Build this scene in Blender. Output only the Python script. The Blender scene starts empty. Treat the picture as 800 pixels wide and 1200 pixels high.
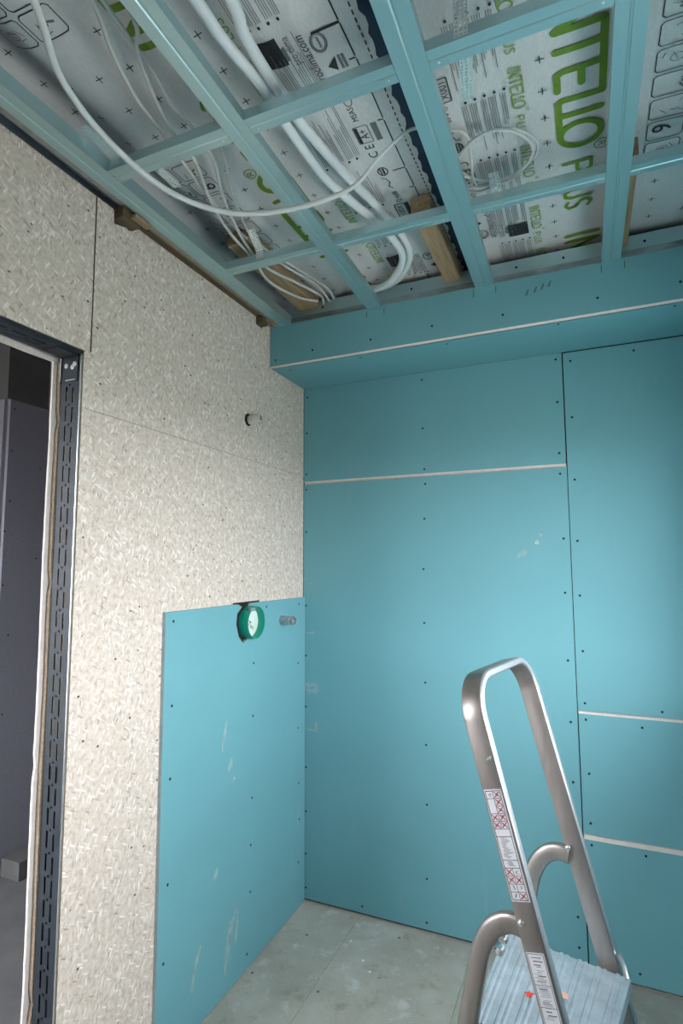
import bpy, math, random
from mathutils import Vector, Matrix

# ------------------------------------------------------------------ camera
scene = bpy.context.scene
COL = scene.collection
YAW, PITCH, ROLL, FPX = 0.409662, 0.0966992, -0.00359971, 657.876
CAM = Vector((1.28238, -2.47691, 1.55))
fw = Vector((-math.sin(YAW)*math.cos(PITCH), math.cos(YAW)*math.cos(PITCH), math.sin(PITCH)))
rt = Vector((math.cos(YAW), math.sin(YAW), 0)); up = rt.cross(fw)
rt2 = rt*math.cos(ROLL) + up*math.sin(ROLL); up2 = rt2.cross(fw)
cd = bpy.data.cameras.new('camera'); cam = bpy.data.objects.new('camera', cd); COL.objects.link(cam)
cd.sensor_fit = 'VERTICAL'; cd.sensor_height = 36; cd.lens = FPX/1200*36; cd.clip_start = 0.02
m = Matrix((rt2, up2, -fw)).transposed().to_4x4(); m.translation = CAM
cam.matrix_world = m
scene.camera = cam

# ------------------------------------------------------------------ light
wd = bpy.data.worlds.new('sky'); scene.world = wd; wd.use_nodes = True
bg = wd.node_tree.nodes['Background']
bg.inputs[0].default_value = (0.95, 0.97, 1.0, 1); bg.inputs[1].default_value = 18.5
WIN = dict(x=1.80, y0=-2.2, y1=-0.5, z0=1.1, z1=2.1)      # window opening in the right wall
ld = bpy.data.lights.new('window_portal', 'AREA'); ld.shape = 'RECTANGLE'
ld.size = WIN['z1']-WIN['z0']; ld.size_y = WIN['y1']-WIN['y0']
ld.cycles.is_portal = True
lo = bpy.data.objects.new('window_portal', ld); COL.objects.link(lo)
lo.location = (WIN['x']+0.02, (WIN['y0']+WIN['y1'])/2, (WIN['z0']+WIN['z1'])/2)
lo.rotation_euler = (0, math.radians(90), 0)
vs = scene.view_settings
vs.view_transform = 'Standard'; vs.look = 'None'; vs.gamma = 1; vs.use_curve_mapping = False
HALL_OPENING = dict(x0=-1.8, x1=-.4, z0=.7, z1=2.2)                    # unseen opening added to brighten the hallway
vs.exposure = 0.0

RND = random.Random(7)

# ------------------------------------------------------------------ materials
def nmat(name):
    mt = bpy.data.materials.new(name); mt.use_nodes = True
    nt = mt.node_tree; b = nt.nodes['Principled BSDF']
    return mt, nt, b
def N(nt, typ, **kw):
    n = nt.nodes.new(typ)
    for k, v in kw.items(): setattr(n, k, v)
    return n
def L(nt, a, b): nt.links.new(a, b)
def coords(nt, scale=(1, 1, 1), rot=(0, 0, 0), loc=(0, 0, 0)):
    tc = N(nt, 'ShaderNodeTexCoord'); mp = N(nt, 'ShaderNodeMapping')
    mp.inputs['Scale'].default_value = scale; mp.inputs['Rotation'].default_value = rot; mp.inputs['Location'].default_value = loc
    L(nt, tc.outputs['Object'], mp.inputs[0]); return mp.outputs[0]
def noise(nt, vec, scale, detail=3, rough=.5):
    n = N(nt, 'ShaderNodeTexNoise'); n.inputs['Scale'].default_value = scale
    n.inputs['Detail'].default_value = detail; n.inputs['Roughness'].default_value = rough
    L(nt, vec, n.inputs['Vector']); return n.outputs['Fac']
def ramp(nt, fac, stops):
    r = N(nt, 'ShaderNodeValToRGB'); e = r.color_ramp.elements
    while len(e) < len(stops): e.new(0.5)
    for el, (p, c) in zip(e, stops):
        el.position = p; el.color = c if len(c) == 4 else (*c, 1)
    L(nt, fac, r.inputs[0]); return r.outputs[0]
def mix(nt, fac, a, b, mode='MIX'):
    mx = N(nt, 'ShaderNodeMix', data_type='RGBA', blend_type=mode)
    if isinstance(fac, (int, float)): mx.inputs[0].default_value = fac
    else: L(nt, fac, mx.inputs[0])
    for i, c in ((6, a), (7, b)):
        if isinstance(c, tuple): mx.inputs[i].default_value = c if len(c) == 4 else (*c, 1)
        else: L(nt, c, mx.inputs[i])
    return mx.outputs[2]
def bump(nt, b, h, strength=.2, dist=.002):
    bp = N(nt, 'ShaderNodeBump'); bp.inputs['Strength'].default_value = strength; bp.inputs['Distance'].default_value = dist
    L(nt, h, bp.inputs['Height']); L(nt, bp.outputs[0], b.inputs['Normal'])
def simple(name, col, rough=.6, metal=0, var=.12, scale=40, stretch=(1, 1, 1), bmp=0):
    mt, nt, b = nmat(name)
    v = coords(nt, stretch)
    f = noise(nt, v, scale, 4, .6)
    lo_ = tuple(c*(1-var) for c in col); hi = tuple(min(1, c*(1+var)) for c in col)
    L(nt, ramp(nt, f, [(.3, lo_), (.7, hi)]), b.inputs['Base Color'])
    b.inputs['Roughness'].default_value = rough; b.inputs['Metallic'].default_value = metal
    if bmp: bump(nt, b, f, bmp)
    return mt
def s2l(r, g, b):
    return tuple((c/255/12.92 if c/255 <= .04045 else ((c/255+.055)/1.055)**2.4) for c in (r, g, b))

def teal_mat(name, col, smear=.0):
    mt, nt, b = nmat(name)
    v = coords(nt)
    f = noise(nt, v, 420, 2, .6); f2 = noise(nt, v, 2.2, 4, .55)
    c = mix(nt, .5, ramp(nt, f, [(.25, tuple(x*.86 for x in col)), (.75, tuple(x*1.12 for x in col))]),
            ramp(nt, f2, [(.3, tuple(x*.93 for x in col)), (.7, tuple(x*1.06 for x in col))]))
    # chalky scuffs in steep streaks
    sv = coords(nt, (9, 9, 1.6), (0.25, 0.1, 0))
    s = noise(nt, sv, 1.3, 6, .65); g = noise(nt, v, 1.7, 2)
    mm = N(nt, 'ShaderNodeMath', operation='MULTIPLY')
    L(nt, ramp(nt, s, [(.60, (0, 0, 0)), (.78, (1, 1, 1))]), mm.inputs[0])
    L(nt, ramp(nt, g, [(.52, (0, 0, 0)), (.68, (smear,)*3)]), mm.inputs[1])
    c = mix(nt, mm.outputs[0], c, tuple(min(1, x*.5+.42) for x in col))
    L(nt, c, b.inputs['Base Color']); b.inputs['Roughness'].default_value = .62
    b.inputs['Specular IOR Level'].default_value = .35
    bump(nt, b, f, .06, .001)
    return mt

def chip_mat():
    mt, nt, b = nmat('chipboard')
    c = None
    base = noise(nt, coords(nt), 70, 5, .7)
    cbase = ramp(nt, base, [(.25, s2l(166, 150, 140)), (.5, s2l(207, 194, 181)), (.8, s2l(226, 215, 204))])
    c = cbase; hsum = base
    # flakes: thin cells at several angles in the wall plane (y,z)
    for i, (ang, sc, th) in enumerate([(.5, 60, .80), (1.25, 66, .80), (2.1, 58, .82), (2.75, 70, .82), (.05, 64, .84), (1.7, 50, .86)]):
        v = coords(nt, (1, 1, 1), (ang, 0, 0), (3.1*i, 1.7*i, 0))
        mp = N(nt, 'ShaderNodeMapping'); mp.inputs['Scale'].default_value = (.2, 1, .24)
        L(nt, v, mp.inputs[0])
        vo = N(nt, 'ShaderNodeTexVoronoi', feature='F1'); vo.inputs['Scale'].default_value = sc*2.5
        L(nt, mp.outputs[0], vo.inputs['Vector'])
        sep = N(nt, 'ShaderNodeSeparateColor'); L(nt, vo.outputs['Color'], sep.inputs[0])
        msk = ramp(nt, sep.outputs[0], [(th-.02, (0, 0, 0)), (th+.02, (1, 1, 1))])
        dm = ramp(nt, vo.outputs['Distance'], [(.25, (1, 1, 1)), (.5, (0, 0, 0))])
        mm = N(nt, 'ShaderNodeMath', operation='MULTIPLY'); L(nt, msk, mm.inputs[0]); L(nt, dm, mm.inputs[1])
        m2 = N(nt, 'ShaderNodeMath', operation='MULTIPLY'); L(nt, mm.outputs[0], m2.inputs[0]); m2.inputs[1].default_value = .95; mm = m2
        flake = ramp(nt, sep.outputs[1], [(0, s2l(158, 142, 128)), (.3, s2l(212, 200, 190)), (1, s2l(242, 235, 229))])
        c = mix(nt, mm.outputs[0], c, flake)
    # dark chips
    vo = N(nt, 'ShaderNodeTexVoronoi', feature='F1'); vo.inputs['Scale'].default_value = 30
    L(nt, coords(nt, (.01, .75, 1)), vo.inputs['Vector'])
    sep = N(nt, 'ShaderNodeSeparateColor'); L(nt, vo.outputs['Color'], sep.inputs[0])
    a = ramp(nt, sep.outputs[0], [(.86, (0, 0, 0)), (.88, (1, 1, 1))]); d = ramp(nt, vo.outputs['Distance'], [(.07, (1, 1, 1)), (.12, (0, 0, 0))])
    mm = N(nt, 'ShaderNodeMath', operation='MULTIPLY'); L(nt, a, mm.inputs[0]); L(nt, d, mm.inputs[1])
    c = mix(nt, mm.outputs[0], c, s2l(58, 50, 44))
    L(nt, c, b.inputs['Base Color']); b.inputs['Roughness'].default_value = .75
    bump(nt, b, base, .15, .001)
    return mt

def floor_mat():
    mt, nt, b = nmat('screed_board')
    v = coords(nt)
    f = noise(nt, v, 3.5, 6, .62); g = noise(nt, v, 300, 2); sp = noise(nt, v, 28, 5, .7)
    c = ramp(nt, f, [(.3, s2l(160, 153, 140)), (.55, s2l(182, 177, 165)), (.72, s2l(198, 198, 190))])
    c = mix(nt, .25, c, ramp(nt, g, [(.3, s2l(120, 118, 110)), (.7, s2l(200, 200, 192))]))
    c = mix(nt, ramp(nt, sp, [(.70, (0, 0, 0)), (.76, (.55,)*3)]), c, s2l(222, 222, 216))
    c = mix(nt, ramp(nt, sp, [(.24, (.5,)*3), (.29, (0, 0, 0))]), c, s2l(95, 92, 84))
    pt_ = noise(nt, v, 9, 6, .7)
    c = mix(nt, ramp(nt, pt_, [(.56, (0, 0, 0)), (.68, (.55,)*3)]), c, s2l(214, 216, 212))
    c = mix(nt, ramp(nt, pt_, [(.32, (.55,)*3), (.44, (0, 0, 0))]), c, s2l(138, 126, 106))
    vo = N(nt, 'ShaderNodeTexVoronoi', feature='F1'); vo.inputs['Scale'].default_value = 22; L(nt, coords(nt, (1, 1, .01)), vo.inputs['Vector'])
    sep = N(nt, 'ShaderNodeSeparateColor'); L(nt, vo.outputs['Color'], sep.inputs[0])
    for lo2, colr in ((.88, s2l(110, 98, 84)), (.94, s2l(232, 232, 228))):
        a = ramp(nt, sep.outputs[0], [(lo2, (0, 0, 0)), (lo2+.01, (1, 1, 1))]); d = ramp(nt, vo.outputs['Distance'], [(.10, (1, 1, 1)), (.16, (0, 0, 0))])
        mm = N(nt, 'ShaderNodeMath', operation='MULTIPLY'); L(nt, a, mm.inputs[0]); L(nt, d, mm.inputs[1]); c = mix(nt, mm.outputs[0], c, colr)
    L(nt, c, b.inputs['Base Color']); b.inputs['Roughness'].default_value = .8
    bump(nt, b, g, .08, .001)
    return mt

def wood_mat(name, dark, light):
    mt, nt, b = nmat(name)
    v = coords(nt, (30, 2.5, 30)); f = noise(nt, v, 2.2, 5, .6)
    L(nt, ramp(nt, f, [(.3, dark), (.7, light)]), b.inputs['Base Color']); b.inputs['Roughness'].default_value = .7
    bump(nt, b, f, .15, .001); return mt

def membrane_mat():
    mt, nt, b = nmat('vapour_membrane')
    v = coords(nt); f = noise(nt, v, 900, 2, .7); g = noise(nt, coords(nt, (1, .25, 1)), 260, 2, .6); h = noise(nt, v, 6, 3)
    c = mix(nt, .5, ramp(nt, f, [(.25, (.56, .57, .58)), (.75, (.84, .85, .86))]), ramp(nt, g, [(.3, (.62, .63, .64)), (.7, (.80, .81, .82))]))
    c = mix(nt, ramp(nt, h, [(.35, (.0,)*3), (.75, (.25,)*3)]), c, (.56, .57, .60))
    L(nt, c, b.inputs['Base Color']); b.inputs['Roughness'].default_value = .55
    bump(nt, b, g, .1, .001); return mt

TEAL = teal_mat('teal_plasterboard', s2l(108, 164, 174), .25)
TEAL2 = teal_mat('teal_plasterboard_scuffed', s2l(108, 164, 174), .9)
GYPSUM = simple('gypsum_core', s2l(214, 208, 204), .9, 0, .08, 60)
CHIP = chip_mat()
CHIPEDGE = simple('chipboard_edge', s2l(138, 122, 104), .85, 0, .25, 120)
FLOORM = floor_mat()
WOOD = wood_mat('raw_timber', s2l(136, 112, 84), s2l(180, 154, 122))
WOODD = wood_mat('shaded_timber', s2l(70, 60, 46), s2l(104, 88, 68))  # darker timber copy, shade put into the colour
MEMB = membrane_mat()
ZINC = simple('galvanised_zinc', (.50, .68, .71), .40, .85, .04, 300)  # teal wall reflection tinted into the base colour
ZINCL = simple('galvanised_strap', (.84, .88, .88), .4, .25, .08, 120)
ZINCT = simple('teal_bounce_tinted_strap', (.60, .74, .76), .4, .35, .08, 120)  # strap copy with the teal wall's bounce put into its colour
ZINCD = simple('dark_zinc', (.026, .034, .044), .50, .35, .25, 30)
ALU = simple('brushed_aluminium', (.42, .385, .365), .42, .95, .12, 14, (3, 3, .6))  # brownish reflection and shade put into the base colour
ALUEDGE = simple('window_lit_aluminium', (.60, .62, .65), .36, .9, .06, 40)  # lighter aluminium copy, window light put into the colour
TREADM = simple('tread_aluminium', (.40, .47, .52), .5, .4, .16, 25)
WHITEPVC = simple('white_conduit', s2l(226, 232, 236), .35, 0, .03, 30)
CABLE = simple('white_cable', s2l(214, 218, 218), .45, 0, .04, 30)
CABLEG = simple('grey_cable', s2l(200, 202, 200), .5, 0, .08, 30)
GREENINK = simple('green_ink', s2l(110, 146, 44), .6, 0, .06, 200)
PALEGREEN = simple('pale_green_ink', s2l(142, 168, 88), .6, 0, .06, 200)
BLACKINK = simple('black_ink', (.025, .026, .03), .6, 0, .2, 300)
GREYINK = simple('grey_ink', (.20, .20, .21), .6, 0, .2, 300)
NAVY = simple('navy_tape', (.010, .022, .060), .35, 0, .3, 30)
SCREWM = simple('black_screw', (.008, .008, .010), .75, .0, .2, 100)
SCREWZ = simple('bright_screw', (.75, .78, .80), .3, .9, .1, 100)
GREENP = simple('green_plastic', s2l(10, 140, 118), .4, 0, .08, 30)
WHITEP = simple('white_plastic', s2l(222, 232, 226), .4, 0, .04, 30)
STICKER = simple('white_sticker', s2l(224, 224, 230), .5, 0, .03, 60)
REDINK = simple('red_ink', s2l(180, 24, 34), .55, 0, .05, 60)
REDSTAIN = simple('red_stain', s2l(214, 60, 46), .6, 0, .1, 60)
PEACH = simple('peach_stain', s2l(226, 168, 150), .6, 0, .1, 60)
CHALK = simple('white_plaster', s2l(205, 222, 222), .9, 0, .08, 80)
_nt = CHALK.node_tree; _b = _nt.nodes['Principled BSDF']
L(_nt, ramp(_nt, noise(_nt, coords(_nt, (1, 1, .4)), 90, 5, .7), [(.36, (0, 0, 0)), (.66, (.38,)*3)]), _b.inputs['Alpha'])
VOID = simple('void_shade', (.006, .006, .007), .9, 0, .1, 30)  # near-black colour standing in for shade in gaps and recesses
GREYBOARD = simple('grey_plasterboard', s2l(138, 138, 148), .8, 0, .06, 60)
GREYDARK = simple('grey_plaster', s2l(92, 92, 92), .85, 0, .12, 8)
RUBBER = simple('black_rubber', (.02, .02, .02), .7, 0, .1, 60)
PENCIL = simple('pencil', (.03, .06, .07), .8, 0, .1, 60)
GROUNDM = simple('gravel', s2l(140, 136, 128), .9, 0, .2, 4)

# ------------------------------------------------------------------ mesh helpers
ORG = {}
class MB:
    def __init__(s): s.v = []; s.f = []; s.m = []
    def add(s, vs_, fs, mi=0):
        o = len(s.v); s.v += [tuple(p) for p in vs_]
        for f in fs: s.f.append(tuple(o+i for i in f)); s.m.append(mi)
    def box(s, a, b, mi=0):
        (x0, y0, z0), (x1, y1, z1) = a, b
        s.add([(x0,y0,z0),(x1,y0,z0),(x1,y1,z0),(x0,y1,z0),(x0,y0,z1),(x1,y0,z1),(x1,y1,z1),(x0,y1,z1)],
              [(0,3,2,1),(4,5,6,7),(0,1,5,4),(1,2,6,5),(2,3,7,6),(3,0,4,7)], mi)
    def loft(s, rings, mi=0, cap=True, closed=False):
        n = len(rings[0]); vs_ = [p for r in rings for p in r]; fs = []
        k = len(rings)
        for i in range(k if closed else k-1):
            a, b = i*n, ((i+1) % k)*n
            for j in range(n): fs.append((a+j, a+(j+1) % n, b+(j+1) % n, b+j))
        if cap and not closed: fs += [tuple(range(n))[::-1], tuple((k-1)*n+j for j in range(n))]
        s.add(vs_, fs, mi)
    def prism(s, poly, o, u, v, w, mi=0, mi_side=None):
        """poly 2D points in (u,v) axes from o, extruded along vector w"""
        o, u, v, w = map(Vector, (o, u, v, w)); n = len(poly)
        a = [o+u*p+v*q for p, q in poly]; b = [p+w for p in a]
        s.add(a+b, [tuple(range(n))[::-1], tuple(range(n, 2*n))], mi)
        s.add(a+b, [(i, (i+1) % n, n+(i+1) % n, n+i) for i in range(n)], mi if mi_side is None else mi_side)
    def tube(s, pts, r, seg=10, mi=0):
        pts = [Vector(p) for p in pts]; rings = []
        t0 = (pts[1]-pts[0]).normalized(); nrm = t0.orthogonal().normalized()
        for i, p in enumerate(pts):
            t = (pts[min(i+1, len(pts)-1)]-pts[max(i-1, 0)]).normalized()
            nrm = (nrm-t*nrm.dot(t)).normalized(); bn = t.cross(nrm)
            rr = r[i] if isinstance(r, (list, tuple)) else r
            rings.append([p+(nrm*math.cos(2*math.pi*j/seg)+bn*math.sin(2*math.pi*j/seg))*rr for j in range(seg)])
        s.loft(rings, mi)
    def lathe(s, o, axis, prof, seg=24, mi=0):
        o = Vector(o); a = Vector(axis).normalized(); u = a.orthogonal().normalized(); w = a.cross(u)
        rings = [[o+a*h+(u*math.cos(2*math.pi*j/seg)+w*math.sin(2*math.pi*j/seg))*max(r, 1e-5) for j in range(seg)] for h, r in prof]
        s.loft(rings, mi)
    def build(s, name, mats, parent=None, smooth=False, org=None, bevel=0):
        if not isinstance(mats, (list, tuple)): mats = [mats]
        root = Vector(org) if org is not None else (ORG.get(parent.name, Vector()) if parent else Vector())
        me = bpy.data.meshes.new(name)
        me.from_pydata([tuple(Vector(p)-root) for p in s.v], [], s.f)
        for mt in mats: me.materials.append(mt)
        me.polygons.foreach_set('material_index', s.m)
        if smooth: me.polygons.foreach_set('use_smooth', [True]*len(s.f))
        me.validate(); me.update()
        o = bpy.data.objects.new(name, me); COL.objects.link(o)
        if parent: o.parent = parent; ORG[o.name] = root
        else: o.location = root; ORG[o.name] = root
        if smooth:
            import bmesh
            bm = bmesh.new(); bm.from_mesh(me); bmesh.ops.remove_doubles(bm, verts=bm.verts, dist=1e-6)
            for e in bm.edges:
                if len(e.link_faces) == 2 and e.calc_face_angle(0) > .7: e.smooth = False
            bm.to_mesh(me); bm.free()
        if bevel:
            md = o.modifiers.new('bevel', 'BEVEL'); md.width = bevel; md.segments = 2; md.limit_method = 'ANGLE'; md.angle_limit = .6
        return o
def tag(o, label=None, cat=None, group=None, kind=None):
    if label: o['label'] = label
    if cat: o['category'] = cat
    if group: o['group'] = group
    if kind: o['kind'] = kind
    return o
def empty(name, loc=(0, 0, 0)):
    o = bpy.data.objects.new(name, None); COL.objects.link(o); o.location = loc; o.empty_display_size = .05
    ORG[o.name] = Vector(loc); return o
def inst(name, me, parent, loc, rot=None):
    o = bpy.data.objects.new(name, me); COL.objects.link(o); o.parent = parent
    o.location = Vector(loc)-ORG.get(parent.name, Vector())
    if rot: o.rotation_euler = rot
    return o
def mesh_of(mb, name, mats):
    o = mb.build(name, mats); me = o.data; bpy.data.objects.remove(o); return me
def spline(pts, n=8):
    """Catmull-Rom through pts"""
    P = [Vector(p) for p in pts]; P = [P[0]*2-P[1]]+P+[P[-1]*2-P[-2]]; out = []
    for i in range(1, len(P)-2):
        for k in range(n):
            t = k/n; a, b, c, d = P[i-1:i+3]
            out.append(.5*((2*b)+(c-a)*t+(2*a-5*b+4*c-d)*t*t+(3*b-a-3*c+d)*t**3))
    out.append(P[-2]); return out

# screw head meshes: facing -y, +x, -z
def screw_mesh(mat, r=.0050):
    mb = MB(); mb.lathe((0, 0, 0), (0, 0, 1), [(-.001, r), (.0004, r*.97), (.0007, r*.5), (.0007, r*.05)], 8)
    return mesh_of(mb, 'screw', [mat])
SCR = screw_mesh(SCREWM); SCRZ = screw_mesh(SCREWZ, .0075)
ROTS = {'-y': (math.pi/2, 0, 0), '+x': (0, math.pi/2, 0), '-z': (math.pi, 0, 0)}

# ------------------------------------------------------------------ setting: floor
X1, YR, ZC = WIN['x'], -3.4, 2.76
fl = empty('floor'); tag(fl, 'grey-beige screed board floor with dusty smears', None, None, 'structure')
mb = MB(); mb.box((-.12, YR-.05, -.06), (X1+.30, .06, -.018)); mb.build('subfloor', VOID, fl)
rows = [(-.02, .29), (.2915, .79), (.7915, 1.29), (1.2915, 1.79), (1.7915, X1)]
cuts = [[-1.42], [-.95, -1.83], [-1.05, -2.5], [-.33, -1.83], [-1.05, -2.5]]
for (xa, xb), cs in zip(rows, cuts):
    ys = [0.0125]+cs+[YR]
    for ya, yb in zip(ys[:-1], ys[1:]):
        mb = MB(); mb.box((max(xa, 0), yb+.0008, -.018), (xb, ya-.0008, RND.uniform(-.0006, 0)))
        mb.build('floor_panel', FLOORM, fl)

# ------------------------------------------------------------------ setting: back wall
wb = empty('wall_back'); tag(wb, 'back wall clad in teal plasterboard with white cut seams', None, None, 'structure')
mb = MB(); mb.box((-.05, .0135, 0), (X1, .06, 2.9)); mb.build('backing', VOID, wb)
def board_y(xa, xb, za, zb, cut=('t',), taper=('r',), parent=wb, mat=TEAL, c=.005):
    """wall sheet facing -y; cut edges show a bevelled white core, tapered edges dip 2 mm"""
    mb = MB(); tw = .05
    xs = [xa, xb]
    def prof_x(x):
        if 'r' in taper and x > xb-tw: return .002*(x-(xb-tw))/tw
        if 'l' in taper and x < xa+tw: return .002*((xa+tw)-x)/tw
        return 0
    X = [xa]+([xa+tw] if 'l' in taper else [])+([xb-tw] if 'r' in taper else [])+[xb]
    zf0 = za+(c if 'b' in cut else 0); zf1 = zb-(c if 't' in cut else 0)
    for a, b in zip(X[:-1], X[1:]):
        ya, yb = prof_x(a), prof_x(b)
        mb.add([(a, ya, zf0), (b, yb, zf0), (b, yb, zf1), (a, ya, zf1)], [(0, 1, 2, 3)], 0)
        if 't' in cut: mb.add([(a, ya, zf1), (b, yb, zf1), (b, .011, zb), (a, .011, zb)], [(0, 1, 2, 3)], 1)
        if 'b' in cut: mb.add([(a, .011, za), (b, .011, za), (b, yb, zf0), (a, ya, zf0)], [(0, 1, 2, 3)], 1)
    ya, yb = prof_x(xa), prof_x(xb)
    mb.add([(xa, ya, zf0), (xa, ya, zf1), (xa, .0125, zb), (xa, .0125, za)], [(0, 1, 2, 3)], 0)
    mb.add([(xb, yb, zf0), (xb, yb, zf1), (xb, .0125, zb), (xb, .0125, za)], [(3, 2, 1, 0)], 0)
    mb.add([(xa, .0125, za), (xb, .0125, za), (xb, .0125, zb), (xa, .0125, zb)], [(3, 2, 1, 0)], 0)
    if 't' not in cut: mb.add([(xa, ya, zb), (xb, yb, zb), (xb, .0125, zb), (xa, .0125, zb)], [(0, 1, 2, 3)], 0)
    if 'b' not in cut: mb.add([(xa, ya, za), (xb, yb, za), (xb, .0125, za), (xa, .0125, za)], [(3, 2, 1, 0)], 0)
    return mb.build('plasterboard', [mat, GYPSUM], parent)
ZS = 2.446
b_ul = board_y(.003, 1.2215, 1.9626, ZS, ('b',), ('r',), c=.009)
b_ll = board_y(.003, 1.2235, .012, 1.962, ('t',), ('r',))
b_ru = board_y(1.2265, X1, .974, ZS-.004, ('b',), ('l',))
b_rm = board_y(1.2275, X1, .5066, .9735, ('b', 't'), ('l',), c=.007)
b_rl = board_y(1.2285, X1, .012, .506, ('t',), ('l',), c=.013)
def screws_y(board, pts):
    for x, z in pts: inst('screw', SCR, board, (x, 0.0, z), ROTS['-y'])
screws_y(b_ul, [(.616, 2.412), (.616, 2.182), (.62, 1.991), (.021, 2.402), (.018, 2.217), (.016, 2.009), (1.198, 2.42), (1.198, 2.235), (1.197, 2.017)])
screws_y(b_ll, [(.623, 1.923), (.616, 1.764), (.608, 1.537), (.607, 1.298), (.607, 1.038), (.606, .772), (.605, .522), (.599, .217), (.595, .04),
                (.016, 1.931), (.016, 1.72), (.016, 1.36), (.016, 1.12), (.016, .88), (.018, .6), (.018, .4), (.018, .21), (.018, .06),
                (1.197, 1.93), (1.20, 1.661), (1.197, 1.44), (1.197, 1.17), (1.198, .93), (1.198, .70), (1.195, .45), (1.195, .2), (1.195, .09), (.9, .04), (.3, .04)])
screws_y(b_ru, [(1.255, 2.405), (1.252, 2.164), (1.252, 1.902), (1.252, 1.65), (1.252, 1.43), (1.254, 1.21), (1.253, 1.008), (1.492, 2.412), (1.52, 1.0), (1.76, 2.16), (1.76, 1.65), (1.76, 1.2), (1.76, .999)])
screws_y(b_rm, [(1.254, .945), (1.257, .74), (1.255, .555), (1.45, .935), (1.575, .70), (1.575, .56), (1.76, .93), (1.76, .7)])
screws_y(b_rl, [(1.255, .475), (1.44, .47), (1.26, .27), (1.26, .07), (1.575, .3), (1.575, .47), (1.76, .3), (1.4, .05)])
# plaster smears with thickness on the back wall
def smear(o, u, v, n, size, parent, seed, squash=.3):
    r = random.Random(seed); mb = MB(); k = 14
    poly = [((math.cos(2*math.pi*i/k))*size*r.uniform(.65, 1.1), math.sin(2*math.pi*i/k)*size*squash*1.8*r.uniform(.55, 1.2)) for i in range(k)]
    mb.prism(poly, o, u, v, Vector(n)*.0006); return mb.build('plaster_smear', CHALK, parent)
for i, (x, z, sz, ang, sq) in enumerate([(1.035, 1.601, .028, .6, .28), (1.098, 1.648, .02, .9, .3), (1.112, 1.68, .012, 1.3, .35), (.05, .985, .05, .05, .10), (.05, .955, .045, .1, .12),
                                       (.07, .97, .03, 1.5, .2), (.03, .965, .022, 1.5, .25), (.07, .79, .03, 1.4, .2), (.05, .775, .04, .1, .1), (.05, 1.47, .03, .2, .1), (.04, 1.23, .03, .1, .1)]):
    smear((x, -.0001, z), (math.cos(ang), 0, math.sin(ang)), (-math.sin(ang), 0, math.cos(ang)), (0, -1, 0), sz, b_ll, 40+i, sq)

# bulkhead under the ceiling
bk = empty('trim_1'); tag(bk, 'boxed-in teal plasterboard bulkhead along the top of the back wall', None, None, 'structure')
YB = -.336
mb = MB()
mb.add([(.003, YB, ZS+.007), (X1, YB, ZS+.007), (X1, YB, 2.638), (.003, YB, 2.638)], [(0, 1, 2, 3)])
mb.add([(.003, YB+.007, ZS), (X1, YB+.007, ZS), (X1, YB, ZS+.007), (.003, YB, ZS+.007)], [(0, 1, 2, 3)], 1)
mb.add([(.003, YB, 2.638), (X1, YB, 2.638), (X1, YB+.0125, 2.638), (.003, YB+.0125, 2.638)], [(0, 1, 2, 3)], 1)
mb.add([(.003, YB+.0125, ZS), (X1, YB+.0125, ZS), (X1, YB+.0125, 2.638), (.003, YB+.0125, 2.638)], [(3, 2, 1, 0)])
mb.add([(.003, YB, ZS+.007), (.003, YB, 2.638), (.003, YB+.0125, 2.638), (.003, YB+.0125, ZS)], [(0, 1, 2, 3)])
bf = mb.build('front_board', [TEAL, GYPSUM], bk)
mb = MB(); mb.box((.003, YB+.0125, ZS), (X1, -.0015, ZS+.0125)); bs = mb.build('soffit_board', TEAL, bk)
for x, z in [(.216, 2.498), (.489, 2.499), (.752, 2.511), (1.028, 2.506), (1.358, 2.507), (1.616, 2.513), (.03, 2.48), (1.76, 2.51), (.36, 2.6), (.9, 2.6), (1.5, 2.6)][:8]:
    inst('screw', SCR, bf, (x, YB, z), ROTS['-y'])
for x, y in [(.074, -.277), (.425, -.293), (1.223, -.305), (.8, -.29), (1.6, -.3)]: inst('screw', SCR, bs, (x, y, ZS), ROTS['-z'])
for x in (.472, .55, .92, 1.005, 1.375, 1.45):
    mb = MB(); mb.box((x-.0012, YB-.0004, 2.598), (x+.0012, YB, 2.626)); mb.build('pencil_mark', PENCIL, bf)
for i, x in enumerate((1.12, 1.15, 1.175, 1.20)):
    mb = MB(); mb.prism([(-.012, -.004), (.012, .0), (.014, .006), (-.010, .004)], (x, YB-.0004, 2.575+.006*i), (.5, 0, .86), (-.86, 0, .5), (0, .0004, 0)); mb.build('pencil_mark', simple('smudge', s2l(70, 118, 124), .8), bf)

# ------------------------------------------------------------------ setting: left wall
wl = empty('wall_left'); tag(wl, 'pale flaked chipboard wall on the left with a doorway', None, None, 'structure')
YD, ZD, YD2 = -1.357, 2.151, -2.35
def board_x(poly, th=.012, x=0, name='chipboard_panel', mats=None, parent=None):
    mb = MB(); mb.prism(poly, (x, 0, 0), (0, 1, 0), (0, 0, 1), (-th, 0, 0), 0, 1)
    return mb.build(name, mats or [CHIP, CHIPEDGE], parent or wl)
ZT = 2.642
c_top = board_x([(YR, ZD+.005), (YD+.024, ZD+.012), (-1.332, 2.30), (-1.333, ZT), (YR, ZT)])
c_up = board_x([(YD+.004, 1.9985), (0, 1.9985), (0, ZT), (-.40, ZT), (-.40, ZT-.035), (-.455, ZT-.035), (-.455, ZT), (-1.195, ZT-.006),
                (-1.2, ZT-.035), (-1.212, ZT-.03), (-1.262, ZT-.045), (-1.264, ZT), (-1.3275, ZT), (-1.3275, ZD+.016), (YD+.004, ZD+.010)])
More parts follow.
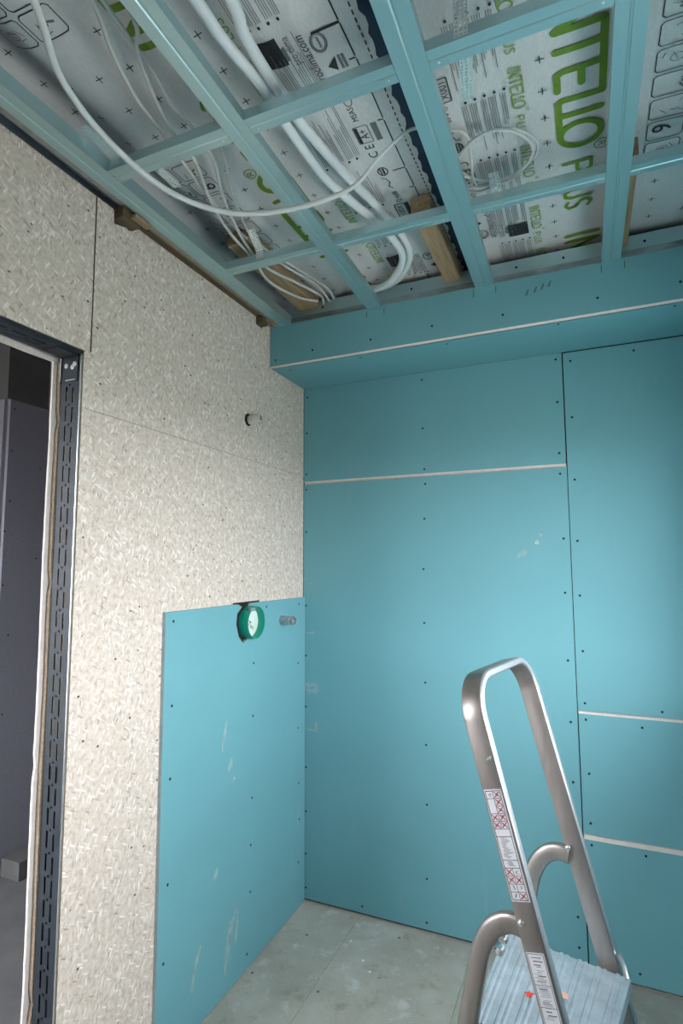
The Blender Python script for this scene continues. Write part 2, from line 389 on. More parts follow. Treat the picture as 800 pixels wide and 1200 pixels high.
c_low = board_x([(YD+.004, .004), (0, .004), (0, 1.9975), (YD+.004, 1.9975)])
c_rear = board_x([(YR, .004), (YD2, .004), (YD2, ZD+.004), (YR, ZD+.004)])
for z_, (y0, y1) in [(0, (YD+.03, -.002)), (0, (YR, YD2-.03))]:
    mb = MB(); mb.box((-.10, y0, 0), (-.0125, y1, 2.62)); mb.build('stud_core', WOODD, wl)
mb = MB(); mb.box((-.10, YR, ZD+.06), (-.0125, YD+.03, 2.62)); mb.build('stud_core', WOODD, wl)
# pipe stub hole and stub high on the left wall
st = empty('pipe_stub', (0, -.505, 2.169))
mb = MB(); mb.lathe((.0, -.508, 2.166), (1, 0, 0), [(.0006, .0265), (.0010, .0265), (.0010, .001)], 18); mb.build('hole_shade', VOID, st)  # flat near-black disc painted as the shaded hole
mb = MB(); mb.lathe((.0, -.497, 2.168), (1, 0, .1), [(-.03, .019), (.05, .019), (.055, .017), (.055, .012), (.02, .012)], 18); mb.build('stub', simple('clear_sleeve', s2l(200, 196, 186), .4), st, True)
tag(st, 'short pale pipe stub poking out of a hole high in the chipboard wall', 'pipe stub')

# ------------------------------------------------------------------ doorway lining
dr = empty('door_1'); tag(dr, 'unlined doorway edged with perforated dark steel profiles', None, None, 'structure')
def holed_sheet(mb, o, u, v, n, W, H, holes, th, mi=0):
    """rectangular sheet W x H in axes u,v with rectangular holes (a0,b0,a1,b1); n = thickness direction"""
    us = sorted({0, W, *[h[0] for h in holes], *[h[2] for h in holes]}); vs_ = sorted({0, H, *[h[1] for h in holes], *[h[3] for h in holes]})
    o, u, v, n = Vector(o), Vector(u), Vector(v), Vector(n)
    def solid(a, b): return not any(h[0] < a < h[2] and h[1] < b < h[3] for h in holes)
    nu, nv = len(us)-1, len(vs_)-1
    g = [[solid((us[i]+us[i+1])/2, (vs_[j]+vs_[j+1])/2) for j in range(nv)] for i in range(nu)]
    for i in range(nu):
        j = 0
        while j < nv:                     # merge cells along v
            if not g[i][j]: j += 1; continue
            k = j
            while k < nv and g[i][k]: k += 1
            q = [o+u*us[i]+v*vs_[j], o+u*us[i+1]+v*vs_[j], o+u*us[i+1]+v*vs_[k], o+u*us[i]+v*vs_[k]]
            mb.add(q, [(0, 1, 2, 3)], mi); mb.add([p+n*th for p in q], [(3, 2, 1, 0)], mi); j = k
    for h in holes:
        q = [o+u*h[0]+v*h[1], o+u*h[2]+v*h[1], o+u*h[2]+v*h[3], o+u*h[0]+v*h[3]]
        mb.add(q+[p+n*th for p in q], [(0, 1, 5, 4), (1, 2, 6, 5), (2, 3, 7, 6), (3, 0, 4, 7)], mi)
def ua_holes(Lh, W, start=.06):
    hs = []; t = start; i = 0
    while t < Lh-.06:
        hs.append((W*.34-.0034, t, W*.34+.0034, t+.043)); hs.append((W*.68-.0034, t+.006, W*.68+.0034, t+.049))
        hs.append((W*.51-.003, t+.049, W*.51+.003, t+.055)); t += .0575; i += 1
    return hs
Wm = .072
mb = MB(); holed_sheet(mb, (-.008, YD, 0), (-1, 0, 0), (0, 0, 1), (0, 1, 0), Wm, ZD, ua_holes(ZD-.05, Wm), .002)
mb.box((-.0085, YD, 0), (-.0065, YD+.04, ZD)); jm = mb.build('jamb_profile', ZINCD, dr)
mb = MB(); mb.box((-.0065, YD-.001, .0), (-.004, YD+.012, ZD+.002)); mb.build('bright_flange', SCREWZ, jm)
mb = MB(); mb.box((-.08, YD+.012, 0), (-.011, YD+.05, 1.02)); mb.build('jamb_shade', VOID, dr)  # near-black box standing in for shade behind the lower slots
mb = MB(); mb.box((-.08, YD+.0035, 1.02), (-.011, YD+.05, ZD-.10)); mb.build('jamb_timber', WOOD, dr)
Lh = YD-YD2
mb = MB(); holed_sheet(mb, (-.008, YD, ZD), (-1, 0, 0), (0, -1, 0), (0, 0, 1), Wm, Lh, ua_holes(Lh, Wm, .09), .002)
mb.box((-.0085, YD2, ZD), (-.0065, YD, ZD+.04)); mb.build('head_profile', ZINCD, dr)
mb = MB(); mb.box((-.08, YD2, ZD+.012), (-.011, YD, ZD+.055)); mb.build('head_shade', VOID, dr)  # near-black box standing in for shade behind the head slots
mb = MB(); mb.box((-.08, YD2-.002, 0), (-.008, YD2, ZD)); mb.build('jamb_profile', ZINCD, dr)
# corner bracket with bright screws
mb = MB(); mb.box((-.072, YD-.003, ZD-.075), (-.014, YD, ZD-.0005)); mb.box((-.072, YD-.07, ZD-.003), (-.014, YD, ZD)); br = mb.build('corner_bracket', ZINCD, dr)
mb = MB(); mb.box((-.060, YD-.0036, ZD-.072), (-.024, YD-.003, ZD-.069)); mb.build('bracket_lip', SCREWZ, br)
for x, z in [(-.058, ZD-.028), (-.034, ZD-.034), (-.026, ZD-.026)]: inst('screw', SCRZ, br, (x, YD-.0045, z), ROTS['-y'])
mb = MB(); mb.box((-.083, YD-.004, ZD-.07), (-.079, YD, ZD)); mb.box((-.083, YD-.06, ZD-.004), (-.079, YD, ZD)); mb.build('bracket_edge', SCREWZ, br)
# ragged hallway plasterboard edge beyond the steel
def ragged(o, u, v, n, Lr, w0, seed, name, mats, th=.013):
    r = random.Random(seed); k = int(Lr/.035); pts = [(t*Lr/k, w0+.0012*math.sin(t*.31)+r.uniform(-.0006, .0006)-(.005 if r.random() < .04 else 0)) for t in range(k+1)]
    mb = MB(); o, u, v, n = map(Vector, (o, u, v, n))
    for (a, wa), (b, wb_) in zip(pts[:-1], pts[1:]):
        mb.add([o+u*a+v*.0, o+u*b+v*.0, o+u*b+v*wb_, o+u*a+v*wa], [(0, 1, 2, 3)], 0)
        mb.add([o+u*a+v*wa, o+u*b+v*wb_, o+u*b+v*wb_+n*th, o+u*a+v*wa+n*th], [(0, 1, 2, 3)], 1)
        mb.add([o+u*a+v*.0+n*th, o+u*b+v*.0+n*th, o+u*b+v*wb_+n*th, o+u*a+v*wa+n*th], [(0, 1, 2, 3)], 0)
    return mb.build(name, mats, dr)
ragged((-.082, YD+.03, 0), (0, 0, 1), (0, -1, 0), (-1, 0, 0), ZD-.01, .034, 3, 'fibreboard_edge', [CHIPEDGE, CHIPEDGE])
ragged((-.096, YD+.03, 0), (0, 0, 1), (0, -1, 0), (-1, 0, 0), ZD-.01, .046, 5, 'plasterboard_edge', [GYPSUM, GYPSUM], .007)
ragged((-.096, YD2, ZD+.03), (0, 1, 0), (0, 0, -1), (-1, 0, 0), Lh, .042, 8, 'plasterboard_edge', [GYPSUM, GYPSUM], .007)

# ------------------------------------------------------------------ dark hallway behind the doorway
HX, HZ = -1.50, 2.445
hw = empty('wall_hallway'); tag(hw, 'dim grey plasterboard hallway walls seen through the doorway', None, None, 'structure')
mb = MB(); mb.box((HX-.02, -.495, 0), (HX, 1.2, HZ)); w1 = mb.build('plasterboard', GREYBOARD, hw)
mb = MB(); mb.box((HX-.60, -.515, 0), (HX-.02, -.495, HZ)); mb.build('plasterboard', GREYBOARD, hw)
mb = MB(); mb.box((HX-.66, -2.9, 0), (HX-.60, -.5, 2.9)); mb.build('plasterboard', GREYBOARD, hw)
mb = MB(); mb.box((HX-.6, 1.2, 0), (-.1, 1.22, 2.9)); mb.build('plasterboard', GREYBOARD, hw)
mb = MB()
for a, b in [((HX-.66, 0), (HALL_OPENING['x0'], 2.9)), ((HALL_OPENING['x1'], 0), (-.1, 2.9)), ((HALL_OPENING['x0'], 0), (HALL_OPENING['x1'], HALL_OPENING['z0'])), ((HALL_OPENING['x0'], HALL_OPENING['z1']), (HALL_OPENING['x1'], 2.9))]:
    mb.box((a[0], -2.92, a[1]), (b[0], -2.9, b[1]))
mb.build('plasterboard', GREYBOARD, hw)
mb = MB(); mb.box((-.125, YD+.03, 0), (-.112, 1.2, 2.9)); mb.box((-.125, -2.9, 0), (-.112, YD2, 2.9)); mb.box((-.125, YD2, ZD+.03), (-.112, YD+.03, 2.9)); mb.build('plasterboard', GREYBOARD, hw)
for y, z in [(-.47, 2.40), (-.475, 2.17), (-.47, 1.90), (-.49, 1.74), (-.485, 1.46), (-.44, 1.2), (-.3, 1.6), (-.3, 2.1), (-.45, .8)]: inst('screw', SCR, w1, (HX, y, z), ROTS['+x'])
hc = MB(); hc.box((HX-.66, -2.92, 2.9), (-.1, 1.22, 2.92)); hcl = hc.build('ceiling_hallway', GREYDARK); tag(hcl, 'dark ceiling of the hallway beyond the doorway', None, None, 'structure')
tb = MB(); tb.box((HX-.6, -.515, HZ+.002), (HX+.0, 1.2, 2.9)); tb.box((HX, -.27, HZ+.006), (HX+.10, 1.2, 2.75)); t2 = tb.build('trim_2', GREYDARK); tag(t2, 'dark boxed beam above the hallway wall', None, None, 'structure')
hf = MB(); hf.box((HX-.66, -2.92, -.06), (0, 1.22, -.002)); hfo = hf.build('floor_hallway', simple('hall_floor', s2l(104, 104, 104), .85, 0, .15, 6)); tag(hfo, 'dark dusty hallway floor beyond the doorway', None, None, 'structure')
ob = empty('timber_offcut', (-1.40, -.25, 0))
mb = MB(); mb.box((-1.49, -.42, .0), (-1.36, .10, .09)); mb.build('block', GREYDARK, ob, bevel=.004)
mb = MB(); mb.prism([(0, 0), (.10, 0), (.10, .07)], (-1.358, -.36, .012), (0, 1, 0), (0, 0, 1), (-.004, 0, 0)); mb.build('notch', VOID, ob)  # flat near-black patch painted as the shade of a notch
tag(ob, 'dark timber offcut with a painted-on dark notch lying on the hallway floor', 'timber')

# ------------------------------------------------------------------ right and rear walls (behind the camera) with the window
wr = empty('wall_right'); tag(wr, 'teal plasterboard wall with the window, right of the camera', None, None, 'structure')
for a, b in [((X1, YR, 0), (X1+.30, 0.06, WIN['z0'])), ((X1, YR, WIN['z1']), (X1+.30, .06, 2.9)), ((X1, YR, WIN['z0']), (X1+.30, WIN['y0'], WIN['z1'])), ((X1, WIN['y1'], WIN['z0']), (X1+.30, .06, WIN['z1']))]:
    mb = MB(); mb.box(a, b); mb.build('plasterboard', TEAL, wr)
mb = MB(); mb.box((1.69, YR, .0), (X1, -.0005, WIN['z0'])); mb.build('shading_ledge', TEAL, wr)  # unseen ledge added to shade the lower right of the back wall
wn = empty('window_1'); tag(wn, 'wide window opening with white frame in the right wall', None, None, 'structure')
y0, y1, z0, z1 = WIN['y0'], WIN['y1'], WIN['z0'], WIN['z1']
mb = MB()
for a, b in [((y0, z0), (y1, z0+.06)), ((y0, z1-.06), (y1, z1)), ((y0, z0+.06), (y0+.06, z1-.06)), ((y1-.06, z0+.06), (y1, z1-.06))]:
    mb.box((X1+.20, a[0], a[1]), (X1+.26, b[0], b[1]))
mb.build('window_frame', WHITEP, wn)
mb = MB(); mb.box((X1+.20, (y0+y1)/2-.04, z0+.06), (X1+.26, (y0+y1)/2+.04, z1-.06)); mb.build('mullion', WHITEP, wn)
mb = MB(); mb.box((-.1, YR-.05, 0), (X1+.30, YR, 2.9)); o = mb.build('wall_rear', GREYBOARD); tag(o, 'grey plasterboard wall behind the camera', None, None, 'structure')
mb = MB(); mb.box((-60, -60, -.5), (60, 60, -.4)); o = mb.build('ground_outside', GROUNDM); tag(o, 'gravel ground outside the window', None, None, 'structure')

# ------------------------------------------------------------------ ceiling membrane
def mz(x, y):
    h = ZC + .0035*math.sin(x*17+1.2)*math.sin(y*5+.6) + .003*math.sin(y*11+x*4)
    h += .066*math.exp(-((x-.022)/.075)**2) - .02*max(0, -x)
    h += .004*math.sin((x+.08*y)*60)*math.exp(-((x-.33)/.12)**2) + .003*math.sin((x-.05*y)*75)*math.exp(-((x-.62)/.15)**2)
    for xb, wdt in ((.185, .09), (.825, .09), (1.43, .09)):
        t = max(0, min(1, (y+.9)/.2)); h += .006*t*math.exp(-((x-xb)/wdt)**2)
    return h
cl = empty('ceiling'); tag(cl, 'ceiling lined with printed grey-white vapour membrane sheets', None, None, 'structure')
def sheet(xa, xb, dz):
    nx = int((xb-xa)/.01); ny = 170; ya, yb = YR, .06
    vs_ = [(xa+(xb-xa)*i/nx, ya+(yb-ya)*j/ny, mz(xa+(xb-xa)*i/nx, ya+(yb-ya)*j/ny)+dz) for i in range(nx+1) for j in range(ny+1)]
    fs = [(i*(ny+1)+j, i*(ny+1)+j+1, (i+1)*(ny+1)+j+1, (i+1)*(ny+1)+j) for i in range(nx) for j in range(ny)]
    mb = MB(); mb.add(vs_, fs); return mb.build('membrane_sheet', MEMB, cl, True)
sh_l = sheet(-.11, .885, 0); sh_r = sheet(.862, X1+.1, .003)
sh_l['label'] = 'membrane sheet printed towards the camera'; sh_r['label'] = 'membrane sheet with large green lettering'
mb = MB(); mb.box((-.12, YR-.05, 2.84), (X1+.31, .06, 2.9)); mb.build('roof_deck', WOODD, cl)
# navy tape over the overlap, wavy left edge
mb = MB(); k = 170
for i in range(k):
    ya, yb = YR+(3.4)*i/k, YR+3.4*(i+1)/k
    wa = .880+.004*math.sin(i*2.1)+.003*math.sin(i*.9); wb_ = .880+.004*math.sin((i+1)*2.1)+.003*math.sin((i+1)*.9)
    wa -= .012*min(1, max(0, (ya+1.2)/1)) ; wb_ -= .012*min(1, max(0, (yb+1.2)/1))
    mb.add([(wa, ya, mz(wa, ya)-.0035), (wb_, yb, mz(wb_, yb)-.0035), (.935, yb, mz(.935, yb)-.0035), (.935, ya, mz(.935, ya)-.0035)], [(0, 1, 2, 3)])
tp = mb.build('sealing_tape', NAVY, cl)

# --- print: layout in sheet coordinates u (along), v (across)
MAPR = lambda u, v: (v, u)
MAPL = lambda u, v: (1.748-v, -1.889-u)
class Print:
    def __init__(s, mp): s.mb = MB(); s.mp = mp
    def pt(s, u, v, off=.0014):
        x, y = s.mp(u, v); return (x, y, mz(x, y)-off)
    def quad(s, pts, mi): s.mb.add([s.pt(*p) for p in pts], [tuple(range(len(pts)))], mi)
    def rect(s, u0, v0, u1, v1, mi):
        n = max(1, int(abs(u1-u0)/.025))
        for i in range(n):
            a, b = u0+(u1-u0)*i/n, u0+(u1-u0)*(i+1)/n
            s.quad([(a, v0), (b, v0), (b, v1), (a, v1)], mi)
    def stroke(s, pts, w, mi, rnd=True):
        for (a, b), (c, d) in zip(pts[:-1], pts[1:]):
            l = math.hypot(c-a, d-b) or 1e-9; nu, nv = -(d-b)/l*w/2, (c-a)/l*w/2
            n = max(1, int(l/.02))
            for i in range(n):
                p, q = a+(c-a)*i/n, b+(d-b)*i/n; p2, q2 = a+(c-a)*(i+1)/n, b+(d-b)*(i+1)/n
                s.quad([(p-nu, q-nv), (p2-nu, q2-nv), (p2+nu, q2+nv), (p+nu, q+nv)], mi)
        if rnd:
            for a, b in pts: s.quad([(a+math.cos(t*math.pi/4)*w/2, b+math.sin(t*math.pi/4)*w/2) for t in range(8)], mi)
    def box(s, u0, v0, u1, v1, w, mi, r=.008):
        s.stroke([(u0+r, v0), (u1-r, v0), (u1, v0+r), (u1, v1-r), (u1-r, v1), (u0+r, v1), (u0, v1-r), (u0, v0+r), (u0+r, v0)], w, mi)
    def ell(s, u, v, a, b, w, mi, n=20, t0=0, t1=2*math.pi):
        s.stroke([(u+a*math.cos(t0+(t1-t0)*i/n), v+b*math.sin(t0+(t1-t0)*i/n)) for i in range(n+1)], w, mi)
    def text(s, st_, u, v, size, mi, length=None):
        vs_, fs = text_mesh(st_)
        wd_ = max(p[0] for p in vs_) or 1; sc = size; su = (length/wd_) if length else sc
        s.mb.add([s.pt(u+p[0]*su, v+p[1]*sc) for p in vs_], fs, mi)
_tm = {}
def text_mesh(st_):
    if st_ in _tm: return _tm[st_]
    cu = bpy.data.curves.new('lettering', 'FONT'); cu.body = st_; cu.resolution_u = 3
    o = bpy.data.objects.new('lettering', cu); COL.objects.link(o)
    dg = bpy.context.evaluated_depsgraph_get(); me = bpy.data.meshes.new_from_object(o.evaluated_get(dg))
    r = ([tuple(v.co[:2]) for v in me.vertices], [tuple(p.vertices) for p in me.polygons])
    bpy.data.objects.remove(o); bpy.data.meshes.remove(me); _tm[st_] = r; return r
def intello(P, u0, b, t, k, w, mi):
    """word of joined rounded strokes; u0 = T stem, k = length scale"""
    U = lambda d: u0+d*k
    P.stroke([(U(-.150), b), (U(-.150), t)], w, mi)                                    # I
    P.stroke([(U(-.112), b), (U(-.112), t), (U(-.054), b), (U(-.054), t)], w, mi)      # N
    P.stroke([(U(-.054), t), (U(.161), t)], w, mi)                                     # joined top bar
    P.stroke([(U(0), t), (U(0), b)], w, mi)                                            # T
    P.stroke([(U(.061), t), (U(.061), b+.12*(t-b)), (U(.070), b), (U(.122), b)], w, mi)  # E
    P.stroke([(U(.061), (b+t)/2+.04*(t-b)), (U(.112), (b+t)/2+.04*(t-b))], w, mi)
    P.stroke([(U(.161), t), (U(.158), b+.1*(t-b)), (U(.166), b), (U(.30), b)], w, mi)  # L
    P.stroke([(U(.216), b), (U(.216), t-.02*(t-b))], w, mi)                            # L
    P.ell(U(.298), (b+t)/2, .046*k, (t-b)/2, w, mi)                                    # O
def reg(P, u, v, r, mi, w=.0022):
    P.ell(u, v, r, r, w, mi, 18)
    P.stroke([(u-.4*r, v-.5*r), (u-.4*r, v+.5*r), (u+.15*r, v+.5*r), (u+.3*r, v+.25*r), (u+.15*r, v), (u-.4*r, v)], w, mi, False)
    P.stroke([(u-.05*r, v), (u+.4*r, v-.5*r)], w, mi, False)
def plus_word(P, u, b, t, k, w, mi):
    P.stroke([(u, b), (u, t), (u+.035*k, t), (u+.05*k, t-.15*(t-b)), (u+.05*k, t-.35*(t-b)), (u+.035*k, (b+t)/2), (u, (b+t)/2)], w, mi)
    a = u+.085*k; P.stroke([(a, t), (a, b), (a+.04*k, b)], w, mi)
    a = u+.14*k; P.stroke([(a, t), (a, b+.25*(t-b)), (a+.012*k, b), (a+.034*k, b), (a+.046*k, b+.25*(t-b)), (a+.046*k, t)], w, mi)
    a = u+.208*k; P.stroke([(a+.04*k, t-.12*(t-b)), (a+.02*k, t), (a, t-.15*(t-b)), (a+.005*k, t-.38*(t-b)), (a+.035*k, b+.4*(t-b)), (a+.04*k, b+.15*(t-b)), (a+.02*k, b), (a, b+.1*(t-b))], w, mi)
# material slots: 0 green, 1 pale green, 2 black, 3 grey
def print_sheet(mp, parent, umin, umax, seed):
    rr = random.Random(seed)
    inr = lambda u: umin < u < umax
    big, small, blk, crs = (Print(mp) for _ in range(4))
    for k in range(-3, 3):
        o = k*.98
        if inr(-1.159+o) or inr(-.75+o):
            intello(big, -1.159+o, 1.264, 1.370, 1, .0175, 0); reg(big, -.797+o, 1.372, .019, 0, .003)
            plus_word(big, -.745+o, 1.268, 1.345, .95, .011, 0)
    for k in range(-10, 10):
        o = k*.285
        if inr(-1.11+o):
            intello(small, -1.112+o, 1.155, 1.185, .268, .0042, 1); small.ell(-1.008+o, 1.190, .004, .004, .002, 1, 8)
            plus_word(small, -.990+o, 1.156, 1.178, .31, .0032, 1)
    # ruler line with ticks, dashed edge
    for k in range(-30, 30):
        u = -.456+.1*k
        if not inr(u): continue
        blk.rect(u+.005, .9193, u+.096, .9227, 2)
        w, t = (.07, .007) if k % 10 == 0 else ((.040, .004) if k % 5 == 0 else (.017, .004))
        blk.rect(u-t/2, .921, u+t/2, .921+w, 2)
        for q in range(5): blk.rect(u+q*.02, .884, u+q*.02+.012, .8875, 2)
    # bullet text blocks
    u = -1.100-.235*9
    while u < umax:
        if inr(u):
            for j in range(5):
                v = 1.042+.0245*j
                blk.quad([(u+.005*math.cos(t), v+.004*math.sin(t)) for t in [i*math.pi/3 for i in range(6)]], 2)
                for q in range(3+(j % 2)):
                    ln = rr.uniform(.09, .19)*(1 if q else 1)
                    blk.rect(u+.010, v-.001-q*.0055, u+.010+ln, v+.0008-q*.0055, 3)
        u += .235
    # maker's mark, web address, marks
    for k in range(-3, 4):
        o = k*.98
        def on(a): return inr(a+o-.05) and inr(a+o+.12)
        u = -.468+o
        if on(-.455):
            [blk.rect(u-.038, 1.073+.0068*q, u+.038, 1.0798+.0068*q, 2) for q in range(10)]
            blk.quad([(u-.030, 1.074), (u-.008, 1.092), (u+.002, 1.086), (u+.010, 1.064), (u-.030, 1.064)], 3)
            blk.text('pro clima', u-.052, 1.046, .028, 3, .080)
            blk.ell(u-.015, .985, .026, .018, .004, 3); blk.ell(u-.015, .985, .021, .014, .002, 3); blk.text('tested', u-.03, .981, .012, 2, .03)
            blk.quad([(u-.105, .972), (u-.065, .966), (u-.085, .992)], 2); blk.rect(u-.105, .955, u-.065, .962, 3); blk.rect(u-.105, .945, u-.065, .952, 3)
        if on(-.60): blk.text('www.proclima.com', u-.195, 1.012, .034, 2, .215)
        a = -1.198+o
        if on(-1.19):
            blk.box(a, .978, a+.074, 1.012, .003, 2, .002); blk.text('100X', a+.006, .986, .030, 2, .060); blk.rect(a, .964, a+.074, .976, 2)
            blk.text('Q 4y88', a+.086, .980, .024, 2, .058)
        if on(-1.0):
            blk.stroke([(a+.165, .985), (a+.175, .995), (a+.195, .985), (a+.215, .992), (a+.222, 1.005)], .003, 2)
            blk.ell(a+.25, .99, .018, .015, .004, 2); blk.rect(a+.236, .984, a+.264, .990, 2); blk.rect(a+.236, .994, a+.264, .998, 2)
        if on(-.86):
            blk.text('C E', a+.315, .978, .040, 2, .054)
            blk.box(a+.378, .972, a+.440, 1.014, .003, 3, .002); blk.text('A+', a+.392, .978, .036, 2, .036); blk.rect(a+.380, 1.002, a+.438, 1.012, 2); blk.rect(a+.375, .945, a+.44, .962, 3)
        if on(-.74): blk.text('MSAS', a+.46, .985, .024, 2, .05); blk.ell(a+.528, .99, .014, .010, .003, 3)
    # pictogram panels and crosses
    for k in range(-3, 3):
        o = k*.98
        for i in range(7):
            for j in range(2):
                u0, v0 = -1.215+o+i*.079, 1.488+j*.098
                if not (inr(u0) and inr(u0+.079)): continue
                blk.box(u0, v0, u0+.068, v0+.088, .0026, 2, .007)
                if i == 5 and j == 0:
                    blk.text('6', u0+.012, v0+.012, .07, 2, .03); continue
                for q in range(rr.randint(3, 5)):
                    a, b = u0+rr.uniform(.012, .05), v0+rr.uniform(.012, .07)
                    t = rr.uniform(0, 3.1); ln = rr.uniform(.012, .03)
                    c, d = min(u0+.06, max(u0+.008, a+ln*math.cos(t))), min(v0+.08, max(v0+.008, b+ln*math.sin(t)))
                    blk.stroke([(a, b), (c, d)], rr.choice([.0018, .0022, .006]), rr.choice([2, 3, 3]), False)
                if rr.random() < .5: blk.ell(u0+.034, v0+.045, .012, .015, .002, 3, 12)
    for i in range(-35, 36):
        u = -.556+.1*i
        if not inr(u): continue
        for v in (1.229, 1.43, 1.53, 1.63, 1.73):
            ph = (u+1.26) % .98
            if v in (1.53, 1.63) and .02 < ph < .62: continue
            crs.rect(u-.011, v-.0013, u+.011, v+.0013, 2); crs.rect(u-.0013, v-.011, u+.0013, v+.011, 2)
    mats = [GREENINK, PALEGREEN, BLACKINK, GREYINK]
    big.mb.build('large_lettering', mats, parent)['label'] = 'large green lettering'
    small.mb.build('small_lettering', mats, parent)['label'] = 'small pale green lettering'
    a = blk.mb.build('black_print', mats, parent); a['label'] = 'black text, marks and pictograms'
    crs.mb.build('cross_marks', mats, parent)['label'] = 'black cross marks in a grid'
print_sheet(MAPR, sh_r, -1.9, .02, 4)
print_sheet(MAPL, sh_l, -1.86, 0.35, 9)

# ------------------------------------------------------------------ steel ceiling profiles
ZP = 2.635
def profile(p0, p1, w, label, group=None, h=.027, groove=True, name='ceiling_profile'):
    """open-topped steel channel: bottom web with a shallow groove, side flanges with lips"""
    p0, p1 = Vector((*p0, 0)), Vector((*p1, 0)); d = (p1-p0).normalized(); s = Vector((-d.y, d.x, 0))
    g = .004; th = .0012
    out = [(-w/2, h), (-w/2, 0), (-g, 0), (-g*.4, .002), (g*.4, .002), (g, 0), (w/2, 0), (w/2, h), (w/2-.008, h), (w/2-.008, h-th), (w/2-th, h-th), (w/2-th, th),
           (g, th), (g*.4, .002+th), (-g*.4, .002+th), (-g, th), (-w/2+th, th), (-w/2+th, h-th), (-w/2+.008, h-th), (-w/2+.008, h)]
    root = empty(name, (p0.x, p0.y, ZP)); mb = MB()
    mb.loft([[q+s*a+Vector((0, 0, ZP+b)) for a, b in out] for q in (p0, p1)])
    mb.build('channel', ZINC, root)
    for t in (.02, (p1-p0).length-.02):
        inst('rivet', SCRZ2, root, p0+d*t+s*.012+Vector((0, 0, ZP)), ROTS['-z'])
    tag(root, label, 'metal profile', group); return root
SCRZ2 = screw_mesh(ZINCL, .003)
YN = YR+.02
profile((.540+.06*.5, YN), (.505, YB+.004), .062, 'teal-tinted steel ceiling profile running lengthwise, left of the white conduits', 'lengthwise ceiling profiles')
profile((1.005, YN), (.963, YB+.004), .072, 'middle lengthwise steel ceiling profile, passing beside the navy tape', 'lengthwise ceiling profiles')
profile((1.412, YN), (1.408, YB+.004), .062, 'rightmost lengthwise steel ceiling profile, right of the large green lettering', 'lengthwise ceiling profiles')
profile((1.76, YN), (1.76, YB+.004), .060, 'lengthwise steel edge rail along the window wall', 'edge rails')
profile((.100, YN), (.079, YB+.004), .060, 'steel edge rail of the ceiling along the top of the chipboard wall', 'edge rails', .040)
def xof(a, b, y): return a[0]+(b[0]-a[0])*(y-a[1])/(b[1]-a[1])
lines = [((.100, YN), (.079, YB), .03), ((.570, YN), (.505, YB), .031), ((1.005, YN), (.963, YB), .036), ((1.412, YN), (1.408, YB), .031), ((1.76, YN), (1.76, YB), .031)]
names = ['left of the first lengthwise profile', 'crossed by the white conduits', 'above the large lettering panel', 'right of the rightmost profile']
for r, (y, w, rowname) in enumerate([(-1.380, .050, 'front cross profile'), (-.823, .046, 'rear cross profile'), (-1.94, .05, 'cross profile over the camera'), (-2.5, .05, 'cross profile behind the camera'), (-3.06, .05, 'cross profile by the rear wall')]):
    for i in range(4):
        xa = xof(*lines[i][:2], y)+lines[i][2]+.001; xb = xof(*lines[i+1][:2], y)-lines[i+1][2]-.001
        profile((xa, y), (xb, y), w, 'short steel %s %s' % (rowname, names[i]), 'cross profiles')
# back edge channel above the bulkhead
ud = empty('edge_channel', (1.0, -.30, 2.66))
mb = MB(); mb.box((.06, -.302, 2.668), (X1, -.300, 2.732)); mb.box((.06, -.30, 2.668), (X1, -.26, 2.670)); fl_ = mb.build('web', ZINC, ud)
for x in (.25, .66, 1.08, 1.25, 1.52, 1.66): inst('screw', SCR, fl_, (x, -.3022, 2.702), ROTS['-y'])
mb = MB(); mb.box((.06, YB+.0125, 2.636), (X1, -.302, 2.668)); mb.build('packing_strip', simple('foil_strip', (.34, .40, .42), .32, .8, .4, 25, (.3, 1, 1)), ud)
tag(ud, 'steel edge channel behind the top of the bulkhead', 'metal channel')
# grey leg beside the wall and timber behind the rail
wlg = MB(); wlg.box((.026, YN, 2.648), (.054, YB+.01, 2.65)); wlg.box((.026, YN, 2.65), (.028, YB+.01, 2.70)); o = wlg.build('wall_angle', simple('dull_zinc', (.42, .40, .40), .5, .5, .15, 40), org=(.04, -1.8, 2.648)); tag(o, 'dull grey steel angle between edge rail and chipboard wall', 'metal angle')
tm = empty('timber_batten', (.02, -.8, 2.60))
mb = MB(); mb.box((-.004, -1.195, 2.6405), (.016, -.46, 2.652)); mb.build('strip', WOODD, tm, bevel=.002)  # dark strip stands for the shadow gap over the wall
mb = MB(); mb.box((.0165, -1.195, 2.648), (.0255, -.46, 2.668)); mb.build('strip', WOOD, tm)
mb = MB(); mb.box((-.012, -1.262, 2.612), (.034, -1.19, 2.650)); mb.build('block', WOODD, tm, bevel=.003)  # block darkened in colour for the shadow on it
mb = MB(); mb.box((.036, -1.232, 2.622), (.056, -1.165, 2.634)); mb.build('wedge', WOOD, tm, bevel=.002)
mb = MB(); mb.box((-.012, -.452, 2.612), (.030, -.403, 2.645)); mb.build('block', WOODD, tm, bevel=.003)  # end block with its shadow put into the colour
mb = MB(); mb.prism([(0, 0), (.09, 0), (.03, .03)], (.02, -.43, 2.632), (.3, .95, 0), (.95, -.3, 0), (0, 0, .004)); mb.build('wedge', WOOD, tm)
tag(tm, 'thin timber strip with end blocks wedged above the chipboard wall', 'timber')

